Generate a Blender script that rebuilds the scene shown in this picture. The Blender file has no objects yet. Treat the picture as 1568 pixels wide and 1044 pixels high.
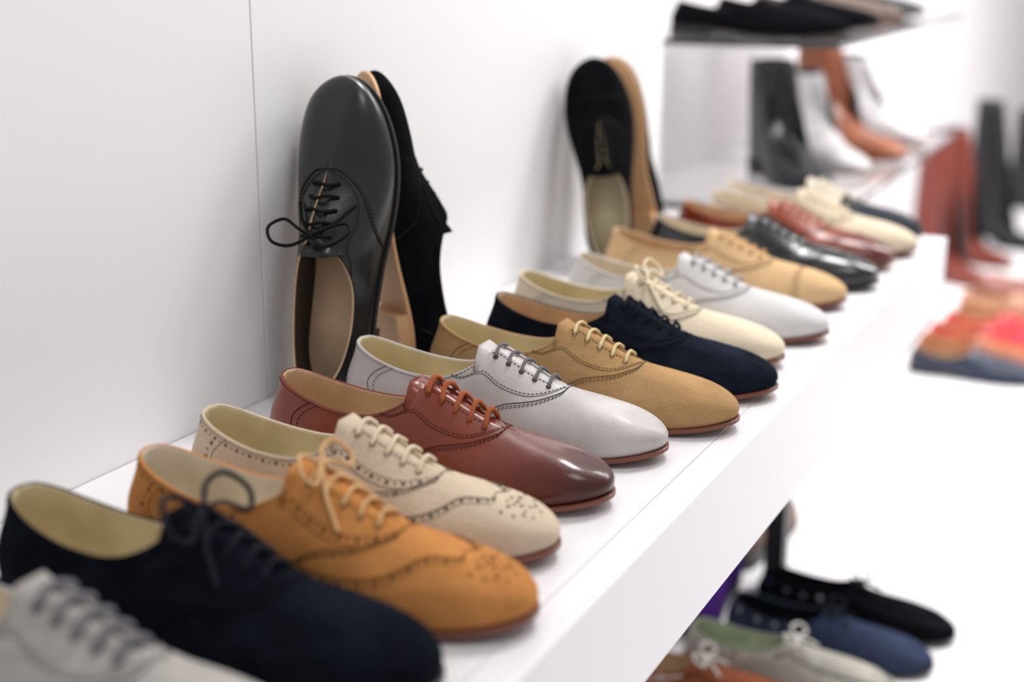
import bpy, math, random
import numpy as np
from mathutils import Matrix, Vector
random.seed(4)
scene = bpy.context.scene
scene.view_settings.view_transform = 'Standard'
scene.view_settings.look = 'None'

# ------------------------------------------------------------ materials
def lin(c):
    return tuple(((x/255)/12.92 if x/255 <= .04045 else ((x/255+.055)/1.055)**2.4) for x in c)+(1,)
_m = {}
def base_mat(name):
    m = bpy.data.materials.new(name); m.use_nodes = True
    nt = m.node_tree
    return m, nt, nt.nodes['Principled BSDF']
def N(nt, t, **kw):
    n = nt.nodes.new(t)
    for k, v in kw.items(): setattr(n, k, v)
    return n
def leather(name, col, rough=.38, coat=.25, toe=None, toe_x=.2, hard=False, bump=.12, spec=.35, cr=.2):
    if name in _m: return _m[name]
    m, nt, b = base_mat(name); m['col'] = col
    tc = N(nt, 'ShaderNodeTexCoord')
    n1 = N(nt, 'ShaderNodeTexNoise'); n1.inputs['Scale'].default_value = 28; n1.inputs['Detail'].default_value = 4
    nt.links.new(tc.outputs['Object'], n1.inputs['Vector'])
    r = N(nt, 'ShaderNodeValToRGB')
    c = lin(col)
    r.color_ramp.elements[0].position = .3; r.color_ramp.elements[1].position = .72
    r.color_ramp.elements[0].color = (c[0]*.82, c[1]*.8, c[2]*.78, 1); r.color_ramp.elements[1].color = (min(1,c[0]*1.1), min(1,c[1]*1.1), min(1,c[2]*1.1), 1)
    nt.links.new(n1.outputs['Fac'], r.inputs['Fac'])
    out = r.outputs['Color']
    if toe:
        sx = N(nt, 'ShaderNodeSeparateXYZ'); nt.links.new(tc.outputs['Object'], sx.inputs[0])
        mr = N(nt, 'ShaderNodeMapRange'); mr.inputs['From Min'].default_value = toe_x; mr.inputs['From Max'].default_value = toe_x+(.002 if hard else .07)
        nt.links.new(sx.outputs['X'], mr.inputs['Value'])
        mx = N(nt, 'ShaderNodeMix', data_type='RGBA'); nt.links.new(mr.outputs[0], mx.inputs[0])
        nt.links.new(out, mx.inputs[6]); mx.inputs[7].default_value = lin(toe); out = mx.outputs[2]
    nt.links.new(out, b.inputs['Base Color'])
    b.inputs['Roughness'].default_value = rough; b.inputs['Coat Weight'].default_value = coat; b.inputs['Coat Roughness'].default_value = cr
    b.inputs['Specular IOR Level'].default_value = spec
    v = N(nt, 'ShaderNodeTexVoronoi'); v.inputs['Scale'].default_value = 900
    n2 = N(nt, 'ShaderNodeTexNoise'); n2.inputs['Scale'].default_value = 45; n2.inputs['Detail'].default_value = 5
    nt.links.new(tc.outputs['Object'], v.inputs['Vector']); nt.links.new(tc.outputs['Object'], n2.inputs['Vector'])
    ad = N(nt, 'ShaderNodeMath', operation='MULTIPLY_ADD'); nt.links.new(v.outputs['Distance'], ad.inputs[0]); ad.inputs[1].default_value = .12
    nt.links.new(n2.outputs['Fac'], ad.inputs[2])
    bp = N(nt, 'ShaderNodeBump'); bp.inputs['Strength'].default_value = bump; bp.inputs['Distance'].default_value = .006
    nt.links.new(ad.outputs[0], bp.inputs['Height']); nt.links.new(bp.outputs[0], b.inputs['Normal'])
    _m[name] = m; return m
def suede(name, col, var=.14, toe=None, toe_x=.2):
    if name in _m: return _m[name]
    m, nt, b = base_mat(name); m['col'] = col
    tc = N(nt, 'ShaderNodeTexCoord')
    mp = N(nt, 'ShaderNodeMapping'); mp.inputs['Scale'].default_value = (.6, 1, 1); nt.links.new(tc.outputs['Object'], mp.inputs['Vector'])
    n1 = N(nt, 'ShaderNodeTexNoise'); n1.inputs['Scale'].default_value = 34; n1.inputs['Detail'].default_value = 7; n1.inputs['Roughness'].default_value = .66; n1.inputs['Distortion'].default_value = 1.0
    nt.links.new(mp.outputs[0], n1.inputs['Vector'])
    r = N(nt, 'ShaderNodeValToRGB'); c = lin(col)
    r.color_ramp.elements[0].position = .36; r.color_ramp.elements[1].position = .66
    r.color_ramp.elements[0].color = tuple(x*(1-var*1.3) for x in c[:3])+(1,); r.color_ramp.elements[1].color = tuple(min(1, x*(1+var*1.2)) for x in c[:3])+(1,)
    nt.links.new(n1.outputs['Fac'], r.inputs['Fac'])
    out = r.outputs['Color']
    if toe:
        sx = N(nt, 'ShaderNodeSeparateXYZ'); nt.links.new(tc.outputs['Object'], sx.inputs[0])
        mr = N(nt, 'ShaderNodeMapRange'); mr.inputs['From Min'].default_value = toe_x; mr.inputs['From Max'].default_value = toe_x+.003
        nt.links.new(sx.outputs['X'], mr.inputs['Value'])
        mx = N(nt, 'ShaderNodeMix', data_type='RGBA'); nt.links.new(mr.outputs[0], mx.inputs[0])
        nt.links.new(out, mx.inputs[6]); mx.inputs[7].default_value = lin(toe); out = mx.outputs[2]
    n3 = N(nt, 'ShaderNodeTexNoise'); n3.inputs['Scale'].default_value = 620; n3.inputs['Detail'].default_value = 3
    nt.links.new(tc.outputs['Object'], n3.inputs['Vector'])
    mr3 = N(nt, 'ShaderNodeMapRange'); mr3.inputs['From Min'].default_value = .3; mr3.inputs['From Max'].default_value = .7; mr3.inputs['To Min'].default_value = .92; mr3.inputs['To Max'].default_value = 1.07
    nt.links.new(n3.outputs['Fac'], mr3.inputs['Value'])
    hm = N(nt, 'ShaderNodeVectorMath', operation='SCALE'); nt.links.new(out, hm.inputs[0]); nt.links.new(mr3.outputs[0], hm.inputs['Scale'])
    nt.links.new(hm.outputs[0], b.inputs['Base Color'])
    b.inputs['Roughness'].default_value = 1; b.inputs['Specular IOR Level'].default_value = .02
    b.inputs['Sheen Weight'].default_value = .2; b.inputs['Sheen Roughness'].default_value = .5
    b.inputs['Sheen Tint'].default_value = tuple(min(1, x*1.5+.03) for x in c[:3])+(1,)
    ad = N(nt, 'ShaderNodeMath', operation='MULTIPLY_ADD'); nt.links.new(n1.outputs['Fac'], ad.inputs[0]); ad.inputs[1].default_value = 2.2
    nt.links.new(n3.outputs['Fac'], ad.inputs[2])
    bp = N(nt, 'ShaderNodeBump'); bp.inputs['Strength'].default_value = .5; bp.inputs['Distance'].default_value = .0012
    nt.links.new(ad.outputs[0], bp.inputs['Height']); nt.links.new(bp.outputs[0], b.inputs['Normal'])
    _m[name] = m; return m
def plain(name, col, rough=.6, spec=.5, metal=0, noise=.04, bump=0, scale=40):
    if name in _m: return _m[name]
    m, nt, b = base_mat(name); m['col'] = col
    tc = N(nt, 'ShaderNodeTexCoord')
    n1 = N(nt, 'ShaderNodeTexNoise'); n1.inputs['Scale'].default_value = scale
    nt.links.new(tc.outputs['Object'], n1.inputs['Vector'])
    r = N(nt, 'ShaderNodeValToRGB'); c = lin(col)
    r.color_ramp.elements[0].color = tuple(x*(1-noise) for x in c[:3])+(1,); r.color_ramp.elements[1].color = tuple(min(1, x*(1+noise)) for x in c[:3])+(1,)
    nt.links.new(n1.outputs['Fac'], r.inputs['Fac']); nt.links.new(r.outputs[0], b.inputs['Base Color'])
    b.inputs['Roughness'].default_value = rough; b.inputs['Specular IOR Level'].default_value = spec; b.inputs['Metallic'].default_value = metal
    if bump:
        bp = N(nt, 'ShaderNodeBump'); bp.inputs['Strength'].default_value = bump; bp.inputs['Distance'].default_value = .002
        nt.links.new(n1.outputs['Fac'], bp.inputs['Height']); nt.links.new(bp.outputs[0], b.inputs['Normal'])
    _m[name] = m; return m
def shade(m, k, tag):
    c = m['col']; return plain('%s_%s_%d' % (tag, m.name, int(k*100)), tuple(min(255, int(x*k)) for x in c), .9, .1)

# ------------------------------------------------------------ mesh helpers
def mk(name, verts, faces, mats, parent=None, smooth=True, merge=0, fmat=None):
    me = bpy.data.meshes.new(name)
    me.from_pydata([tuple(map(float, v)) for v in verts], [], faces)
    for m in mats: me.materials.append(m)
    if fmat:
        for p, i in zip(me.polygons, fmat): p.material_index = i
    if merge:
        import bmesh
        bm = bmesh.new(); bm.from_mesh(me); bmesh.ops.remove_doubles(bm, verts=bm.verts, dist=merge); bm.to_mesh(me); bm.free()
    if smooth:
        for p in me.polygons: p.use_smooth = True
    o = bpy.data.objects.new(name, me); scene.collection.objects.link(o)
    if parent: o.parent = parent
    return o
def box(name, lo, hi, mat, parent=None, bevel=0):
    x0, y0, z0 = lo; x1, y1, z1 = hi
    v = [(x0,y0,z0),(x1,y0,z0),(x1,y1,z0),(x0,y1,z0),(x0,y0,z1),(x1,y0,z1),(x1,y1,z1),(x0,y1,z1)]
    f = [(0,3,2,1),(4,5,6,7),(0,1,5,4),(1,2,6,5),(2,3,7,6),(3,0,4,7)]
    o = mk(name, v, f, [mat], parent, smooth=False)
    if bevel:
        b = o.modifiers.new('b', 'BEVEL'); b.width = bevel; b.segments = 3
    return o
def empty(name):
    e = bpy.data.objects.new(name, None); scene.collection.objects.link(e); e.empty_display_size = .05; return e
class Acc:
    def __init__(s): s.v = []; s.f = []; s.m = []
    def tube(s, pts, r, n=8, mi=0, flat=1.0):
        pts = [np.array(p, float) for p in pts]
        b0 = len(s.v); up = np.array([0, 0, 1.])
        for i, p in enumerate(pts):
            d = pts[min(i+1, len(pts)-1)]-pts[max(i-1, 0)]; d /= (np.linalg.norm(d)+1e-9)
            a = np.cross(d, up)
            if np.linalg.norm(a) < .1: a = np.cross(d, [0, 1, 0])
            a /= np.linalg.norm(a); b = np.cross(a, d)
            rr = r[i] if hasattr(r, '__len__') else r
            for k in range(n):
                an = 2*math.pi*k/n
                s.v.append(p+a*rr*math.cos(an)+b*rr*flat*math.sin(an))
        for i in range(len(pts)-1):
            for k in range(n):
                k2 = (k+1) % n
                s.f.append((b0+i*n+k, b0+i*n+k2, b0+(i+1)*n+k2, b0+(i+1)*n+k)); s.m.append(mi)
        s.f.append(tuple(b0+k for k in range(n))[::-1]); s.m.append(mi)
        e = b0+(len(pts)-1)*n
        s.f.append(tuple(e+k for k in range(n))); s.m.append(mi)
    def disc(s, c, nrm, r, n=8, mi=0):
        nrm = nrm/np.linalg.norm(nrm); a = np.cross(nrm, [0.3, .2, .9]); a /= np.linalg.norm(a); b = np.cross(nrm, a)
        b0 = len(s.v)
        for k in range(n):
            an = 2*math.pi*k/n; s.v.append(c+a*r*math.cos(an)+b*r*math.sin(an))
        s.f.append(tuple(b0+k for k in range(n))); s.m.append(mi)
def spline(pts, n):
    pts = np.array(pts, float); out = []
    P = np.vstack([2*pts[0]-pts[1], pts, 2*pts[-1]-pts[-2]])
    m = len(pts)-1
    for k in range(n+1):
        u = k/n*m; i = min(int(u), m-1); f = u-i
        p0, p1, p2, p3 = P[i], P[i+1], P[i+2], P[i+3]
        out.append(.5*((2*p1)+(-p0+p2)*f+(2*p0-5*p1+4*p2-p3)*f*f+(-p0+3*p1-3*p2+p3)*f**3))
    return np.array(out)
def herm(tab, x):
    tab = np.array(tab, float); k = tab[:, 0]; y = tab[:, 1:]
    x = np.clip(np.atleast_1d(x), k[0], k[-1])
    i = np.clip(np.searchsorted(k, x, side='right')-1, 0, len(k)-2)
    tg = np.zeros_like(y)
    d = (y[1:]-y[:-1])/(k[1:]-k[:-1])[:, None]
    tg[1:-1] = (d[1:]+d[:-1])/2; tg[0] = d[0]; tg[-1] = d[-1]
    h = (k[i+1]-k[i])[:, None]; t = ((x-k[i])/(k[i+1]-k[i]))[:, None]
    return (2*t**3-3*t**2+1)*y[i]+(t**3-2*t**2+t)*h*tg[i]+(-2*t**3+3*t**2)*y[i+1]+(t**3-t**2)*h*tg[i+1]
def sstep(x, a, b):
    t = np.clip((x-a)/(b-a), 0, 1); return t*t*(3-2*t)

# ------------------------------------------------------------ shoe last
INN = [(.004,.030),(.022,.060),(.07,.090),(.15,.103),(.28,.099),(.42,.100),(.55,.122),(.66,.143),(.76,.148),(.86,.134),(.935,.105),(.982,.058)]
OUT = [(.004,.030),(.022,.060),(.07,.090),(.15,.106),(.28,.112),(.42,.124),(.55,.144),(.66,.154),(.76,.150),(.86,.126),(.935,.092),(.982,.048)]
def build_outline():
    loop = [(0, 0)]+INN+[(1.0, .004)]+[(x, -y) for x, y in OUT[::-1]]
    L = np.array(loop); n = len(L); dense = []
    seg = 24
    for i in range(n):
        p0, p1, p2, p3 = L[i-1], L[i], L[(i+1) % n], L[(i+2) % n]
        for k in range(seg):
            f = k/seg
            dense.append(.5*((2*p1)+(-p0+p2)*f+(2*p0-5*p1+4*p2-p3)*f*f+(-p0+3*p1-3*p2+p3)*f**3))
    dense = np.array(dense); it = (len(INN)+1)*seg
    a = dense[:it+1]; b = np.vstack([dense[it:], dense[:1]])[::-1]
    def ar(c):
        d = np.r_[0, np.cumsum(np.linalg.norm(np.diff(c, axis=0), axis=1))]; return d/d[-1], c
    return {1: ar(a), -1: ar(b)}
OL = build_outline()
def outline(side, s):
    k, c = OL[side]; s = np.atleast_1d(s)
    p = np.stack([np.interp(s, k, c[:, 0]), np.interp(s, k, c[:, 1])], 1)
    e = .012
    pa = np.stack([np.interp(s-e, k, c[:, 0]), np.interp(s-e, k, c[:, 1])], 1)
    pb = np.stack([np.interp(s+e, k, c[:, 0]), np.interp(s+e, k, c[:, 1])], 1)
    t = pb-pa
    t[s < 1e-6] = (0, side); t[s > 1-1e-6] = (0, -side)
    t /= np.linalg.norm(t, axis=1)[:, None]
    nrm = np.stack([-t[:, 1], t[:, 0]], 1)*side
    return p, nrm
OX = [(0,.011,.0001,.0665),(.05,.014,.0105,.0655),(.10,.023,.0175,.062),(.18,.044,.0235,.0555),(.27,.074,.0265,.0505),(.35,.103,.0250,.0515),
      (.40,.122,.0190,.0595),(.44,.1345,.0100,.0700),(.46,.1395,.0060,.0738),(.52,.154,.0050,.0690),(.60,.173,.0038,.0595),(.665,.189,.0012,.0520),(.69,.197,0,.0493),
      (.75,.210,0,.0453),(.85,.228,0,.0412),(.93,.241,0,.0382),(1,.252,0,.0345)]
MOC = [(0,.010,.0001,.052),(.05,.014,.012,.0515),(.10,.022,.020,.049),(.18,.042,.027,.044),(.30,.078,.030,.040),(.40,.108,.028,.042),
      (.47,.128,.021,.050),(.51,.138,.010,.056),(.53,.142,0,.058),(.60,.155,0,.055),(.70,.180,0,.048),(.85,.218,0,.040),(.93,.236,0,.036),(1,.250,0,.031)]
def boot_tab(h):
    return [(0,.012,.0001,h),(.10,.017,.020,h),(.20,.035,.034,h),(.32,.065,.036,h-.002),(.42,.088,.024,h-.004),(.47,.097,.006,h-.006),(.49,.099,0,h-.006),
      (.53,.098,0,h*.72+.01),(.57,.100,0,max(.11,h*.45)),(.61,.112,0,.092),(.66,.136,0,.071),(.72,.165,0,.056),(.80,.198,0,.047),(.90,.228,0,.041),(1,.250,0,.034)]
class Last:
    def __init__(s, tab, L, thk=.0038, heel=.011, wide=1.0, hs=1.0):
        s.tab = tab; s.L = L; s.k = L/.28; s.thk = thk; s.heel = heel; s.wide = wide; s.hs = hs
    def zs(s, q):
        return herm([(0,s.heel),(.22,s.heel*.95),(.38,s.heel*.5),(.55,.0006),(.72,.0003),(.88,.0030),(1,.0075)], q)[:, 0]
    def B(s, side, u, off=0):
        p, n = outline(side, u)
        z = s.zs(p[:, 0])+s.thk
        xy = p*s.L; xy[:, 1] *= s.wide
        xy = xy+n*off
        return np.c_[xy, z], n
    def T(s, side, u):
        t = herm(s.tab, u); 
        cy = .005*s.L*sstep(t[:, 0], .15, .26)
        return np.c_[t[:, 0]*s.k, t[:, 1]*side*s.k*s.wide+cy, t[:, 2]*s.k*s.hs]
    def S(s, side, u, t):
        u = np.atleast_1d(np.array(u, float)); t = np.atleast_1d(np.array(t, float))
        B, n = s.B(side, u, -.0022); T = s.T(side, u)
        H = (T[:, 2]-B[:, 2])[:, None]
        d = np.linalg.norm(B[:, :2]-T[:, :2], axis=1)[:, None]
        rear = (1-sstep(u, .33, .47))[:, None]
        e = .01; T2 = s.T(side, np.minimum(u+e, 1)); T1 = s.T(side, np.maximum(u-e, 0))
        slope = ((T2[:, 2]-T1[:, 2])/(np.abs(T2[:, 0]-T1[:, 0])+1e-6))[:, None]; slope = np.clip(slope, -.7, 0)
        w = sstep(u, .72, 1)[:, None]
        dy = np.c_[np.zeros(len(u)), np.full(len(u), side)]
        dirT = dy*(1-w)+n*w; dirT /= np.linalg.norm(dirT, axis=1)[:, None]
        o3 = np.c_[dirT, np.zeros(len(u))]; n3 = np.c_[n, np.zeros(len(u))]; up = np.array([[0, 0, 1.]])
        lf = .60*d
        inst = (sstep(u, .38, .47)*(1-sstep(u, .62, .80)))[:, None]
        P2f = T+o3*lf+up*(slope*dirT[:, :1]*lf*w)-up*H*.20*inst
        P2r = T+n3*.0025-up*H*.38
        P2 = P2f*(1-rear)+P2r*rear
        P1 = B+up*H*(.46+.14*w)+n3*(.0050+.0035*w)
        t = t[:, None]
        return (1-t)**3*B+3*(1-t)**2*t*P1+3*(1-t)*t*t*P2+t**3*T
    def SN(s, side, u, t, off=0.):
        u = np.atleast_1d(np.array(u, float)); t = np.atleast_1d(np.array(t, float))
        p = s.S(side, u, t); e = .004
        du = s.S(side, np.minimum(u+e, 1), t)-s.S(side, np.maximum(u-e, 0), t)
        dt = s.S(side, u, np.minimum(t+e, 1))-s.S(side, u, np.maximum(t-e, 0))
        n = np.cross(dt, du)*side; n /= (np.linalg.norm(n, axis=1)[:, None]+1e-9)
        return p+n*off, n

NS, NT = 84, 18
def shoe(name, upper, lining, sole, lace, style='ox', design='plain', L=.268, bow=0, stitch=None, arch=.0035, tab=None,
         heelh=.011, edge=None, sock=None, rows=5, lr=.00135, hs=1.0, wide=1.0, trim=None, stk=.62):
    root = empty(name)
    tabs = {'ox': OX, 'moc': MOC}
    la = Last(tab or tabs[style], L, heel=heelh, hs=hs, wide=wide)
    stitch = stitch or shade(upper, stk, 'thread'); trim = trim or shade(upper, stk*.85, 'seam')
    # upper
    u = np.linspace(0, 1, NS+1); v = []; f = []
    for side in (1, -1):
        b0 = len(v)
        for j in range(NT+1):
            v += list(la.S(side, u, np.full(NS+1, j/NT)))
        for j in range(NT):
            for i in range(NS):
                q = (b0+j*(NS+1)+i, b0+(j+1)*(NS+1)+i, b0+(j+1)*(NS+1)+i+1, b0+j*(NS+1)+i+1)
                f.append(q if side == 1 else q[::-1])
    up = mk('upper', v, f, [upper, lining, edge or upper], root, merge=.0002)
    so = up.modifiers.new('s', 'SOLIDIFY'); so.thickness = .0020; so.offset = -1; so.material_offset = 1; so.material_offset_rim = 2
    # outsole
    v = []; f = []; u2 = np.linspace(0, 1, 61)
    rings = []
    for off, dz in ((-.0004, 0), (.0006, -.0006), (.0006, -la.thk+.0008), (-.0006, -la.thk)):
        row = []
        for side in (1, -1):
            B, n = la.B(side, u2, off); B[:, 2] += dz; row.append(B)
        rings.append(row)
    def strip(P, Q, flip):
        b = len(v); v.extend(P); v.extend(Q); m = len(P)
        for i in range(m-1):
            q = (b+i, b+i+1, b+m+i+1, b+m+i); f.append(q[::-1] if flip else q)
    for k in range(3):
        for si in (0, 1): strip(rings[k][si], rings[k+1][si], si == 1)
    strip(rings[0][0], rings[0][1], True); strip(rings[3][0], rings[3][1], False)
    mk('outsole', v, f, [sole], root, smooth=False, merge=1e-5)
    # heel block
    v = []; f = []
    uh = np.linspace(0, .245, 22)
    A, _ = la.B(1, uh, 0); C, _ = la.B(-1, uh, 0); loop = np.vstack([A, C[1:][::-1]])
    if heelh > .003:
        n = len(loop)
        for p in loop: v.append((p[0], p[1], p[2]-la.thk+.0002))
        for p in loop: v.append((p[0]*.985+.0006, p[1]*.97, 0))
        for i in range(n): f.append((i, (i+1) % n, n+(i+1) % n, n+i))
        f.append(tuple(range(n))); f.append(tuple(range(2*n-1, n-1, -1)))
        mk('heel_block', v, f, [sole], root, smooth=False)
    # insole
    v = []; f = []
    rows_ = []
    A, _ = la.B(1, u2, -.003); C, _ = la.B(-1, u2, -.003)
    for k in range(7):
        w = k/6; P = A*(1-w)+C*w; P[:, 2] += .0025; rows_.append(P)
    for k in range(6): strip(rows_[k], rows_[k+1], True)
    mk('insole', v, f, [sock or lining], root, merge=1e-5)
    acc = Acc()
    def dash(cp, side, off_t=0, r=.00032, step=.0032, on=.0021):
        c = spline(cp, 160); P, _ = la.SN(side, np.clip(c[:, 0], 0, 1), np.clip(c[:, 1]+off_t, 0, 1), .00022)
        d = np.r_[0, np.cumsum(np.linalg.norm(np.diff(P, axis=0), axis=1))]; x = 0
        while x+on < d[-1]:
            a = [np.interp(x, d, P[:, k]) for k in range(3)]; b = [np.interp(x+on, d, P[:, k]) for k in range(3)]
            acc.tube([a, b], r, 4, 0); x += step
    def line(cp, side, r=.0005, mi=1):
        c = spline(cp, 50); P, _ = la.SN(side, np.clip(c[:, 0], 0, 1), np.clip(c[:, 1], 0, 1), .0001); acc.tube(P, r, 5, mi)
    def perfs(cp, side, gap=.006, r=.0011, big=True):
        c = spline(cp, 160); P, Nn = la.SN(side, np.clip(c[:, 0], 0, 1), np.clip(c[:, 1], 0, 1), .0003)
        d = np.r_[0, np.cumsum(np.linalg.norm(np.diff(P, axis=0), axis=1))]; x = gap/2; k = 0
        while x < d[-1]:
            i = min(np.searchsorted(d, x), len(P)-1)
            acc.disc(P[i], Nn[i], r if (k % 2 == 0 or not big) else r*.55, 8, 1); x += gap*.5 if big else gap; k += 1
    if style == 'ox':
        for side in (1, -1):
            vs = [(.70,1),(.69,.86),(.655,.70),(.605,.57),(.55,.45),(.505,.30),(.475,.12),(.465,.01)]
            fs = [(.365,.97),(.395,.80),(.45,.67),(.52,.60),(.60,.64),(.66,.78),(.695,.97)]
            hc = [(.20,.97),(.165,.75),(.15,.5),(.165,.25),(.19,.02)]
            line(vs, side, .0004); dash(vs, side, -.028); dash(vs, side, -.05)
            dash([(.455,.93),(.52,.92),(.6,.91),(.66,.92)], side)
            dash([(.0,.955),(.1,.955),(.2,.95),(.3,.945),(.38,.95),(.43,.95)], side)
            if design in ('plain', 'cap'):
                line(fs, side, .00028); dash(fs, side, .03)
                line(hc, side, .00035); dash([(a+.02, b) for a, b in hc], side)
            if design == 'cap':
                cp = [(.865,1),(.84,.8),(.815,.55),(.80,.3),(.79,.02)]
                line(cp, side); dash([(a-.012, b) for a, b in cp], side); perfs([(a+.012, b) for a, b in cp], side, .007)
            if design == 'wing':
                w1 = [(.90,1),(.885,.86),(.84,.80),(.79,.74),(.74,.58),(.68,.44),(.61,.34),(.54,.30),(.46,.29)]
                line(w1, side, .0003); perfs([(a-.002, b-.05) for a, b in w1], side, .0105, .0015); dash(w1, side, -.02); dash(w1, side, -.085)
                f2 = [(.41,.80),(.44,.66),(.50,.58),(.58,.58),(.65,.68),(.70,.84)]
                line(f2, side, .0003); perfs([(a, b+.05) for a, b in f2], side, .0105, .0015); dash(f2, side, .085)
                perfs([(.15,.9),(.13,.7),(.13,.5),(.16,.3),(.2,.12)], side, .0105, .0015)
                line([(.18,.97),(.15,.7),(.15,.5),(.18,.3),(.22,.12)], side, .0003)
                perfs([(.04,.9),(.15,.885),(.25,.88),(.34,.88)], side, .0105, .0012)
                perfs([(vx-.012, vy-.07) for vx, vy in vs[2:7]], side, .0105, .0013)
                for (a, b, r) in [(.93,.80,.0015),(.955,.68,.0013),(.925,.62,.0011),(.96,.9,.0013),(.90,.66,.0012),(.975,.78,.0011),(.94,.92,.001),(.985,.9,.001),(.975,.64,.001)]:
                    P, Nn = la.SN(side, a, b, .0003); acc.disc(P[0], Nn[0], r, 8, 1)
    elif style == 'moc':
        for side in (1, -1):
            mp = [(.47,.70),(.55,.66),(.65,.62),(.78,.58),(.9,.55),(1,.56)]
            line(mp, side, .0009, 1); dash(mp, side, .04, .0006, .005, .003)
            if lace:
                line([(.01,.88),(.1,.86),(.2,.84),(.3,.82),(.4,.80),(.47,.78)], side, .0011, 2)
                for a in (.12, .22, .30, .38):
                    P, Nn = la.SN(side, a, .84, .0008); acc.disc(P[0], Nn[0], .0034, 12, 3)
        if lace:
            c = la.T(1, .56)[0]+np.array([0, 0, .003])
            acc.tube([c+np.array([0, -.004, 0]), c+np.array([0, .004, 0])], .0035, 8, 2)
            for s1 in (1, -1):
                acc.tube(spline([c, c+np.array([-.008, s1*.012, .008]), c+np.array([-.002, s1*.026, .007]), c+np.array([.008, s1*.022, .001]), c+np.array([.004, s1*.008, 0]), c], 24), .0017, 6, 2)
                P, _ = la.SN(s1, .66, .8, .003); acc.tube(spline([c, (c+P[0])/2+np.array([0, 0, .003]), P[0]], 10), .0018, 6, 2)
    if acc.f:
        mk('stitching', acc.v, acc.f, [stitch, trim, lace or lining, plain('rivet_metal', (200,200,205), .3, metal=1)], root, smooth=False, fmat=acc.m)
    # tongue
    if style == 'ox':
        v = []; f = []; us = np.linspace(.445, .72, 24); tt = [.70, .82, .92, 1.0]
        cols = []
        for t_ in tt: cols.append(la.S(1, us, np.full(24, t_)))
        for t_ in tt[::-1]: cols.append(la.S(-1, us, np.full(24, t_)))
        C = np.array(cols)
        C[..., 2] -= .0030
        ext = []
        w = np.linspace(-1, 1, 8)
        for m_, (dx, dz) in enumerate(((-.010, .0065), (-.006, .0045), (-.003, .0024))):
            row = C[:, 0, :].copy(); row[:, 0] += dx; row[:, 2] += dz; row[:, 2] -= np.abs(w)**2*.002; row[:, 0] += np.abs(w)**2*(.004 if m_ == 0 else 0); ext.append(row)
        G = np.concatenate([np.array(ext).transpose(1, 0, 2), C], axis=1); nn = G.shape[1]
        for k in range(8):
            v += list(G[k])
        for k in range(7):
            for i in range(nn-1): f.append((k*nn+i, k*nn+i+1, (k+1)*nn+i+1, (k+1)*nn+i))
        t = mk('tongue', v, f, [upper, lining], root)
        s2 = t.modifiers.new('s', 'SOLIDIFY'); s2.thickness = .0016; s2.offset = 0
    # laces
    if style == 'ox' and lace:
        A = Acc(); us = np.linspace(.472, .655, rows)
        te = .875
        eye = {}
        for i, uu in enumerate(us):
            for side in (1, -1):
                P, Nn = la.SN(side, uu, te, .0002); eye[i, side] = (P[0], Nn[0])
                A.disc(P[0]+Nn[0]*.0002, Nn[0], .0021, 10, 1)
        for i in range(rows):
            a, na = eye[i, 1]; b, nb = eye[i, -1]
            c = (a+b)/2; h = arch*(1+.25*random.random()); sk = random.uniform(-.0012, .0012)
            pts = [a-na*.002, a+na*.0012, a*.72+b*.28+np.array([-sk, 0, .0022+h*.75]), c+np.array([0, 0, .0026+h]), a*.28+b*.72+np.array([sk, 0, .0022+h*.75]), b+nb*.0012, b-nb*.002]
            A.tube(spline(pts, 22), lr, 8)
            if i < rows-1:
                for s1 in (1, -1):
                    a, na = eye[i, s1]; b, nb = eye[i+1, -s1]; c = (a+b)/2
                    pts = [a-na*.001, a*.75+b*.25+np.array([0, 0, -.0004]), c+np.array([0, 0, .0006*s1]), a*.25+b*.75+np.array([0, 0, -.0004]), b-nb*.001]
                    A.tube(spline(pts, 12), lr*.85, 6)
        if bow:
            c = (eye[0, 1][0]+eye[0, -1][0])/2+np.array([0.001, 0, .0045+arch])
            A.tube([c+np.array([-.002, -.003, 0]), c+np.array([0, 0, .0012]), c+np.array([.002, .003, 0])], [lr*1.2, lr*2.0, lr*1.2], 8)
            for s1 in (1, -1):
                k = bow*(1+.15*random.random())
                pts = [c, c+np.array([-.006, s1*.010, .008])*k, c+np.array([-.004, s1*.021, .010])*k, c+np.array([.004, s1*.028, .001])*k, c+np.array([.009, s1*.021, -.006])*k, c+np.array([.004, s1*.008, .001])*k, c]
                A.tube(spline(pts, 36), lr, 8)
                q = [c]
                for (uu, t_) in ((.52,.86),(.56,.74),(.585,.66)):
                    P, Nn = la.SN(s1, uu, t_, .0022); q.append(P[0])
                A.tube(spline(q, 24), lr, 8)
        mk('laces', A.v, A.f, [lace, shade(upper, .4, 'eyelet')], root, fmat=A.m)
    return root

def bounds_min(root, M):
    mz = 1e9
    for c in root.children:
        for v in c.data.vertices:
            z = (M @ v.co).z
            if z < mz: mz = z
    return mz
def put(root, toe, z, ang=0, L=.268):
    d = Vector((math.cos(ang), math.sin(ang), 0))
    M = Matrix.Rotation(ang, 4, 'Z')
    root.location = Vector((toe[0], toe[1], z))-d*L
    root.rotation_euler = (0, 0, ang)
    mz = bounds_min(root, M); root.location.z = z-mz+.0002
def stand(root, base, d, n, z):
    x = Vector(d).normalized(); zz = Vector(n); zz = (zz-x*zz.dot(x)).normalized(); y = zz.cross(x)
    R = Matrix((x, y, zz)).transposed().to_4x4()
    mz = bounds_min(root, R)
    mx = min((R @ v.co).x for c in root.children for v in c.data.vertices)
    X = max(base[0], .003-mx)
    root.matrix_world = Matrix.Translation((X, base[1], z-mz+.0003)) @ R

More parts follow.
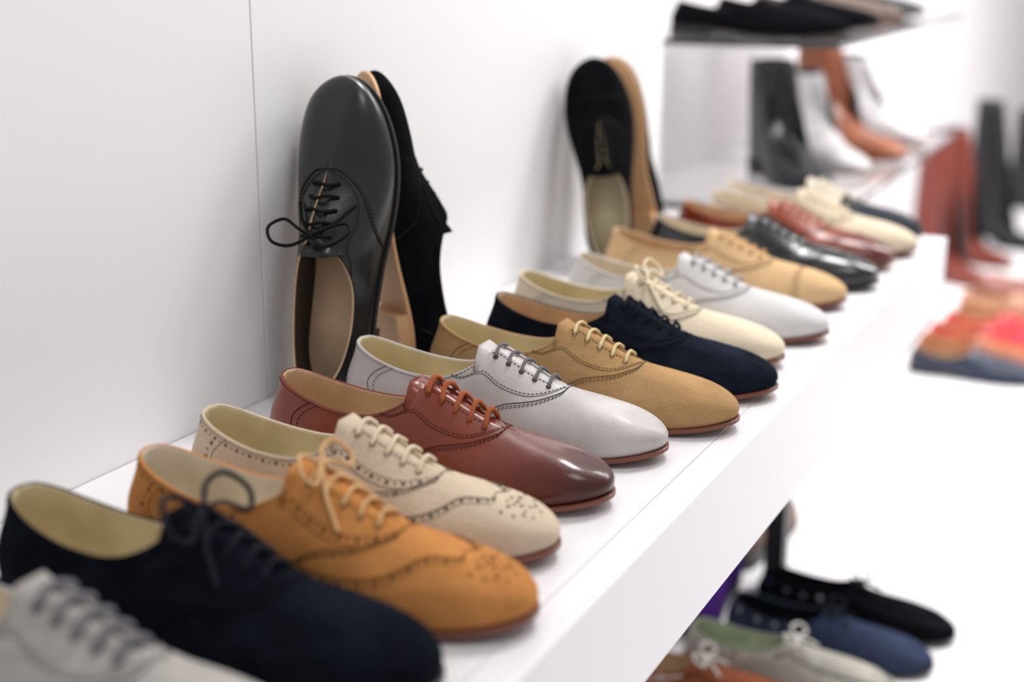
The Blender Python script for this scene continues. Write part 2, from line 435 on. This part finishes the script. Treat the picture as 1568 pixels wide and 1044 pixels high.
# ------------------------------------------------------------ room
ZS = .5; XF = .392; YE = 1.868
white = plain('white_lacquer', (229,226,228), .35, noise=.01, scale=3)
wallm = plain('white_wall_panel', (242,241,242), .45, noise=.012, scale=2)
recess = plain('wall_paint_recess', (242,238,240), .6, noise=.01, scale=2)
floor_m = plain('floor_gloss_white', (246,245,246), .22, noise=.012, scale=1.5)
box('floor', (-.6, -1.5, -.05), (5.5, 8.0, 0), floor_m)
w = empty('wall_left')
box('panel_1', (-.018, -1.5, 0), (0, .9252, 2.6), wallm, w, .0006)
box('panel_2', (-.018, .9268, 0), (0, YE-.01, 2.6), wallm, w, .0006)
box('backing', (-.12, -1.5, 0), (-.019, YE-.01, 2.6), recess, w)
box('wall_left_recess', (-.2, YE-.01, 0), (-.12, 8.0, 2.6), recess)
box('wall_back', (-.2, 8.0, 0), (5.5, 8.1, 2.6), recess)
s = empty('display_shelf')
box('shelf_top', (.001, -1.4, ZS-.03), (.3665, YE, ZS), white, s, .0004)
box('front_fascia', (.3668, -1.4, ZS-.095), (XF, YE, ZS), white, s, .0010)
box('end_panel', (.001, YE-.018, ZS-.095), (.3665, YE, ZS-.0305), white, s, .0005)
blackmetal = plain('black_metal', (28,28,30), .4)
box('support_leg', (.195, 1.785, 0), (.222, 1.812, ZS-.0305), blackmetal, s, .001)
box('support_leg_near', (.195, -.9, 0), (.222, -.873, ZS-.0305), blackmetal, s, .001)

# ------------------------------------------------------------ materials for shoes
tanlin = leather('lining_tan', (204,174,140), .55, 0)
yellin = leather('lining_straw', (212,198,162), .55, 0)
crmlin = leather('lining_cream', (220,208,188), .55, 0)
sole_b = plain('sole_brown_leather', (116,64,46), .45, noise=.15)
sole_t = plain('sole_tan_leather', (216,170,124), .5, noise=.06)
sole_k = plain('sole_black', (26,24,25), .5)
def lc(name, c): return plain('lace_'+name, c, .85, .15, noise=.15, scale=900, bump=.3)
l_grey = lc('grey', (112,110,114)); l_navy = lc('navy', (24,27,36)); l_cream = lc('cream', (226,212,184)); l_tan = lc('tan', (208,168,120))
l_or = lc('orange_brown', (162,88,54)); l_black = lc('black', (16,16,18)); l_lg = lc('light_grey', (170,168,168)); l_straw = lc('straw', (218,198,150))

# ------------------------------------------------------------ the row
row = [
 ('oxford_shoe', suede('suede_pale_grey', (168,163,158), .10), crmlin, sole_b, l_grey, dict(design='plain', lr=.0026, L=.275), (.352,.455), 0),
 ('oxford_shoe', suede('suede_midnight', (19,22,30), .3), yellin, sole_k, l_navy, dict(bow=1.1, arch=.004, lr=.0016, L=.283), (.366,.550), -.02),
 ('brogue_shoe', suede('nubuck_ochre', (188,128,74), .10), crmlin, sole_b, l_tan, dict(design='wing', bow=.75, L=.275, stk=.6), (.377,.640), -.01),
 ('brogue_shoe', suede('suede_beige', (202,184,162), .05), yellin, sole_b, l_cream, dict(design='wing', arch=.004, stk=.55), (.351,.728), .0),
 ('oxford_shoe', leather('leather_chestnut', (120,48,22), .34, .55, toe=(64,16,9), toe_x=.185, spec=.2, bump=.2, cr=.13), tanlin, sole_b, l_or, dict(arch=.0065, lr=.0019), (.349,.822), 0),
 ('oxford_shoe', leather('leather_pearl_grey', (194,189,187), .45, .1, bump=.16), yellin, sole_b, l_grey, dict(stk=.5), (.350,.924), 0),
 ('oxford_shoe', suede('suede_camel', (172,137,96), .10), yellin, sole_b, l_straw, dict(), (.377,1.010), 0),
 ('oxford_shoe', suede('suede_navy', (25,30,41), .32), tanlin, sole_b, l_navy, dict(arch=.005), (.381,1.105), 0),
 ('oxford_shoe', suede('suede_cream', (220,205,181), .04), yellin, sole_b, l_cream, dict(bow=.85), (.362,1.195), 0),
 ('oxford_shoe', suede('suede_light_grey', (206,204,203), .03), crmlin, sole_b, l_lg, dict(arch=.005), (.377,1.297), 0),
 ('oxford_shoe', suede('suede_sand', (204,170,128), .05), tanlin, sole_b, l_tan, dict(design='cap'), (.362,1.432), 0),
 ('brogue_shoe', leather('leather_black_gloss', (20,23,26), .22, .8), crmlin, sole_k, l_black, dict(design='wing'), (.374,1.534), 0),
 ('brogue_shoe', leather('leather_rust', (150,62,32), .3, .4, toe=(92,36,24), toe_x=.18), tanlin, sole_b, l_or, dict(design='wing'), (.369,1.640), 0),
 ('oxford_shoe', suede('suede_ivory', (214,199,175), .04), crmlin, sole_b, l_cream, dict(), (.379,1.728), 0),
 ('oxford_shoe', suede('two_tone_ivory_navy', (216,206,190), .04, toe=(40,46,58), toe_x=.165), crmlin, sole_k, l_cream, dict(), (.368,1.818), 0),
]
for nm, up, li, so, la, kw, toe, ang in row:
    r = shoe(nm, up, li, so, la, **kw); put(r, toe, ZS, ang, L=kw.get('L', .268))

# ------------------------------------------------------------ pairs stood on their heels against the wall
bl = leather('leather_black', (18,21,24), .3, .4, spec=.3); bs = suede('suede_black', (17,17,20), .2)
bk = plain('thread_black', (8,8,8))
r = shoe('black_oxford_shoe', bl, bl, sole_k, l_black, bow=1.15, sock=tanlin, stitch=bk, edge=tanlin, L=.262, wide=1.08, arch=.005)
stand(r, (.046, .963), (-.03, .16, 1), (.14, -1, .1), ZS)
r = shoe('black_oxford_shoe', bs, bl, sole_t, l_black, sock=tanlin, stitch=bk, L=.262, wide=1.0, arch=.0002, lr=.0010)
stand(r, (.062, 1.020), (-.09, -.03, 1), (.56, .84, 0), ZS)
r = shoe('black_suede_oxford_shoe', bs, bl, sole_k, l_black, sock=yellin, stitch=bk, edge=yellin, design='cap', L=.240, wide=1.08)
stand(r, (.062, 1.528), (-.14, .06, 1), (.42, -1, .1), ZS)
r = shoe('black_suede_oxford_shoe', bs, bl, sole_t, l_black, sock=yellin, stitch=bk, L=.240)
stand(r, (.085, 1.568), (-.20, -.04, 1), (0, 1, 0), ZS)

# ------------------------------------------------------------ next bay: glass shelves with shoes and boots
gl, nt, b = base_mat('shelf_glass'); b.inputs['Base Color'].default_value = (.97, .99, .985, 1); b.inputs['Transmission Weight'].default_value = 1; b.inputs['Roughness'].default_value = .03
n1 = N(nt, 'ShaderNodeTexNoise'); n1.inputs['Scale'].default_value = 3; mr = N(nt, 'ShaderNodeMapRange'); mr.inputs['To Min'].default_value = .02; mr.inputs['To Max'].default_value = .05
nt.links.new(n1.outputs['Fac'], mr.inputs['Value']); nt.links.new(mr.outputs[0], b.inputs['Roughness'])
for z, x1, y1 in ((.735, .215, 3.0), (.5, .225, 2.95)):
    g = empty('glass_shelf')
    box('pane', (-.119, 1.96, z-.008), (x1, y1, z), gl, g, .001)
    for y in (2.0, 2.45, 2.9):
        box('bracket', (-.119, y, z-.018), (.06, y+.010, z-.0085), plain('bracket_white', (225,225,226), .4), g)
cols = [(bs, sole_k), (bs, sole_k), (suede('suede_grey_brown', (120,108,100)), sole_b), (bl, sole_k)]
for i, (m, so) in enumerate(cols):
    r = shoe('black_shoe' if i != 2 else 'taupe_shoe', m, bl, so, None, style='moc'); put(r, (.207-.005*i, 2.06+i*.22), .735)
whb = leather('leather_white_boot', (214,210,212), .4, .2); cog = leather('leather_cognac', (160,92,62), .35, .4); rust = leather('leather_rust_boot', (118,46,32), .35, .4)
tau = suede('suede_taupe', (128,108,102)); pur = suede('suede_purple', (74,42,120)); blk = leather('leather_black_boot', (22,24,29), .4, .2)
def boot(name, m, toe, z, h, sole=sole_k, heelh=.02, lin_=None, ang=0, L=.26):
    r = shoe(name, m, lin_ or bl, sole, None, style='boot', tab=boot_tab(h), heelh=heelh, L=L); put(r, toe, z, ang, L); return r
boot('black_ankle_boot', blk, (.165, 2.12), .5, .20, ang=-.9)
boot('white_ankle_boot', whb, (.185, 2.30), .5, .17, sole_b, ang=-.8)
boot('cognac_ankle_boot', cog, (.215, 2.50), .5, .215, sole_b, ang=-.5)
boot('white_ankle_boot', whb, (.20, 2.74), .5, .17, sole_b, ang=-.6)
boot('rust_tall_boot', rust, (.22, 3.80), 0, .42, sole_b, ang=-.5, heelh=.035)
boot('rust_tall_boot', rust, (.24, 4.08), 0, .40, sole_b, ang=-.4, heelh=.035)
boot('black_tall_boot', blk, (.30, 4.36), 0, .46, ang=-.3, heelh=.035)
boot('black_tall_boot', blk, (.34, 5.05), 0, .36, ang=-.3)

# ------------------------------------------------------------ shoes on the floor beyond the shelf
fl = [((40,50,72), 2.96, .435), ((176,96,52), 3.07, .43), ((200,16,34), 3.18, .435), ((204,30,44), 3.29, .45), ((160,96,66), 3.40, .46), ((206,150,120), 3.51, .45), ((120,40,52), 3.62, .46), ((200,140,150), 3.74, .48),
      ((190,120,70), 3.16, .76), ((200,24,40), 3.27, .76), ((150,90,60), 3.40, .78), ((90,60,50), 3.52, .78), ((178,60,74), 3.66, .80), ((60,50,56), 3.80, .79), ((200,150,150), 3.95, .80), ((50,54,74), 3.04, .75), ((130,50,60), 4.06, .56)]
def cn(c):
    r_, g_, b_ = c
    if r_ > 170 and g_ < 70: return 'red_loafer'
    if b_ > r_: return 'navy_loafer'
    if b_ > 110: return 'pink_loafer'
    return 'burgundy_loafer' if g_ < 55 else 'brown_loafer'
for i, (c, y, x) in enumerate(fl):
    r = shoe(cn(c), leather('loafer_leather_%d' % i, c, .4, .3), tanlin, sole_b if i else sole_k, None, style='moc', heelh=.014, hs=1.15)
    put(r, (x, y), 0, L=.268)
wl = lc('white', (225,222,215))
r = shoe('black_moccasin', suede('suede_black', (20,20,23)), bl, sole_k, l_black, style='moc', heelh=.004, stk=3); put(r, (.463,1.735), 0, -.08)
r = shoe('navy_moccasin', suede('suede_slate_blue', (54,62,84)), bl, sole_k, l_navy, style='moc', heelh=.004, stk=1.6); put(r, (.452,1.640), 0, -.06)
r = shoe('grey_moccasin', suede('suede_stone', (176,172,162)), suede('sage_lining', (178,188,160)), sole_b, wl, style='moc', heelh=.004); put(r, (.428,1.548), 0, -.04)
r = shoe('brown_moccasin', suede('suede_brown', (146,86,60)), tanlin, sole_b, wl, style='moc', heelh=.004); put(r, (.345,1.458), 0, 0)
boot('taupe_boot', tau, (.142, 2.085), 0, .30, ang=1.5708)
boot('taupe_boot', tau, (.052, 2.085), 0, .30, ang=1.5708)
r = shoe('purple_shoe', pur, bl, sole_k, None, style='moc', hs=2.1, L=.21, wide=.85); put(r, (.148, 1.595), 0, -1.5708, L=.21)
r = shoe('black_shoe', bs, bl, sole_k, None, style='moc', hs=1.3); put(r, (.06, 1.12), 0, -1.5708)

# ------------------------------------------------------------ light
wd = bpy.data.worlds.new('shop_ambience'); scene.world = wd; wd.use_nodes = True
wd.node_tree.nodes['Background'].inputs[0].default_value = (.99, .985, 1, 1); wd.node_tree.nodes['Background'].inputs[1].default_value = .58
def area(name, loc, tgt, size, e, col=(1, .985, .98), spread=180):
    l = bpy.data.lights.new(name, 'AREA'); l.shape = 'SQUARE'; l.size = size; l.energy = e; l.color = col; l.spread = math.radians(spread)
    o = bpy.data.objects.new(name, l); scene.collection.objects.link(o); o.location = loc
    o.rotation_euler = (Vector(tgt)-Vector(loc)).to_track_quat('-Z', 'Y').to_euler()
area('floor_fill_light', (.40, 1.95, 2.3), (.2, 1.2, .5), .4, 22)
area('floor_fill_light', (1.1, .6, 2.4), (.05, .9, .6), .6, 7)
area('floor_fill_light', (1.9, 4.2, 2.4), (1.4, 4.0, 0), 1.2, 60, spread=130)  # added fill that keeps the floor bright white, not a known fitting
area('floor_fill_light', (1.0, 3.0, 2.3), (.0, 2.9, .4), .6, 20, spread=110)  # fill light added to brighten the recess of the next bay

# ------------------------------------------------------------ camera
cam = bpy.data.cameras.new('camera'); co = bpy.data.objects.new('camera', cam); scene.collection.objects.link(co)
co.matrix_world = Matrix(((.8998, -.1163, .4206, .674), (.4364, .2397, -.8672, 0), (0, .9639, .2664, .86), (0, 0, 0, 1)))
cam.lens = 50; cam.sensor_width = 36; cam.clip_start = .01
cam.dof.use_dof = True; cam.dof.focus_distance = 1.04; cam.dof.aperture_fstop = 2.9
scene.camera = co
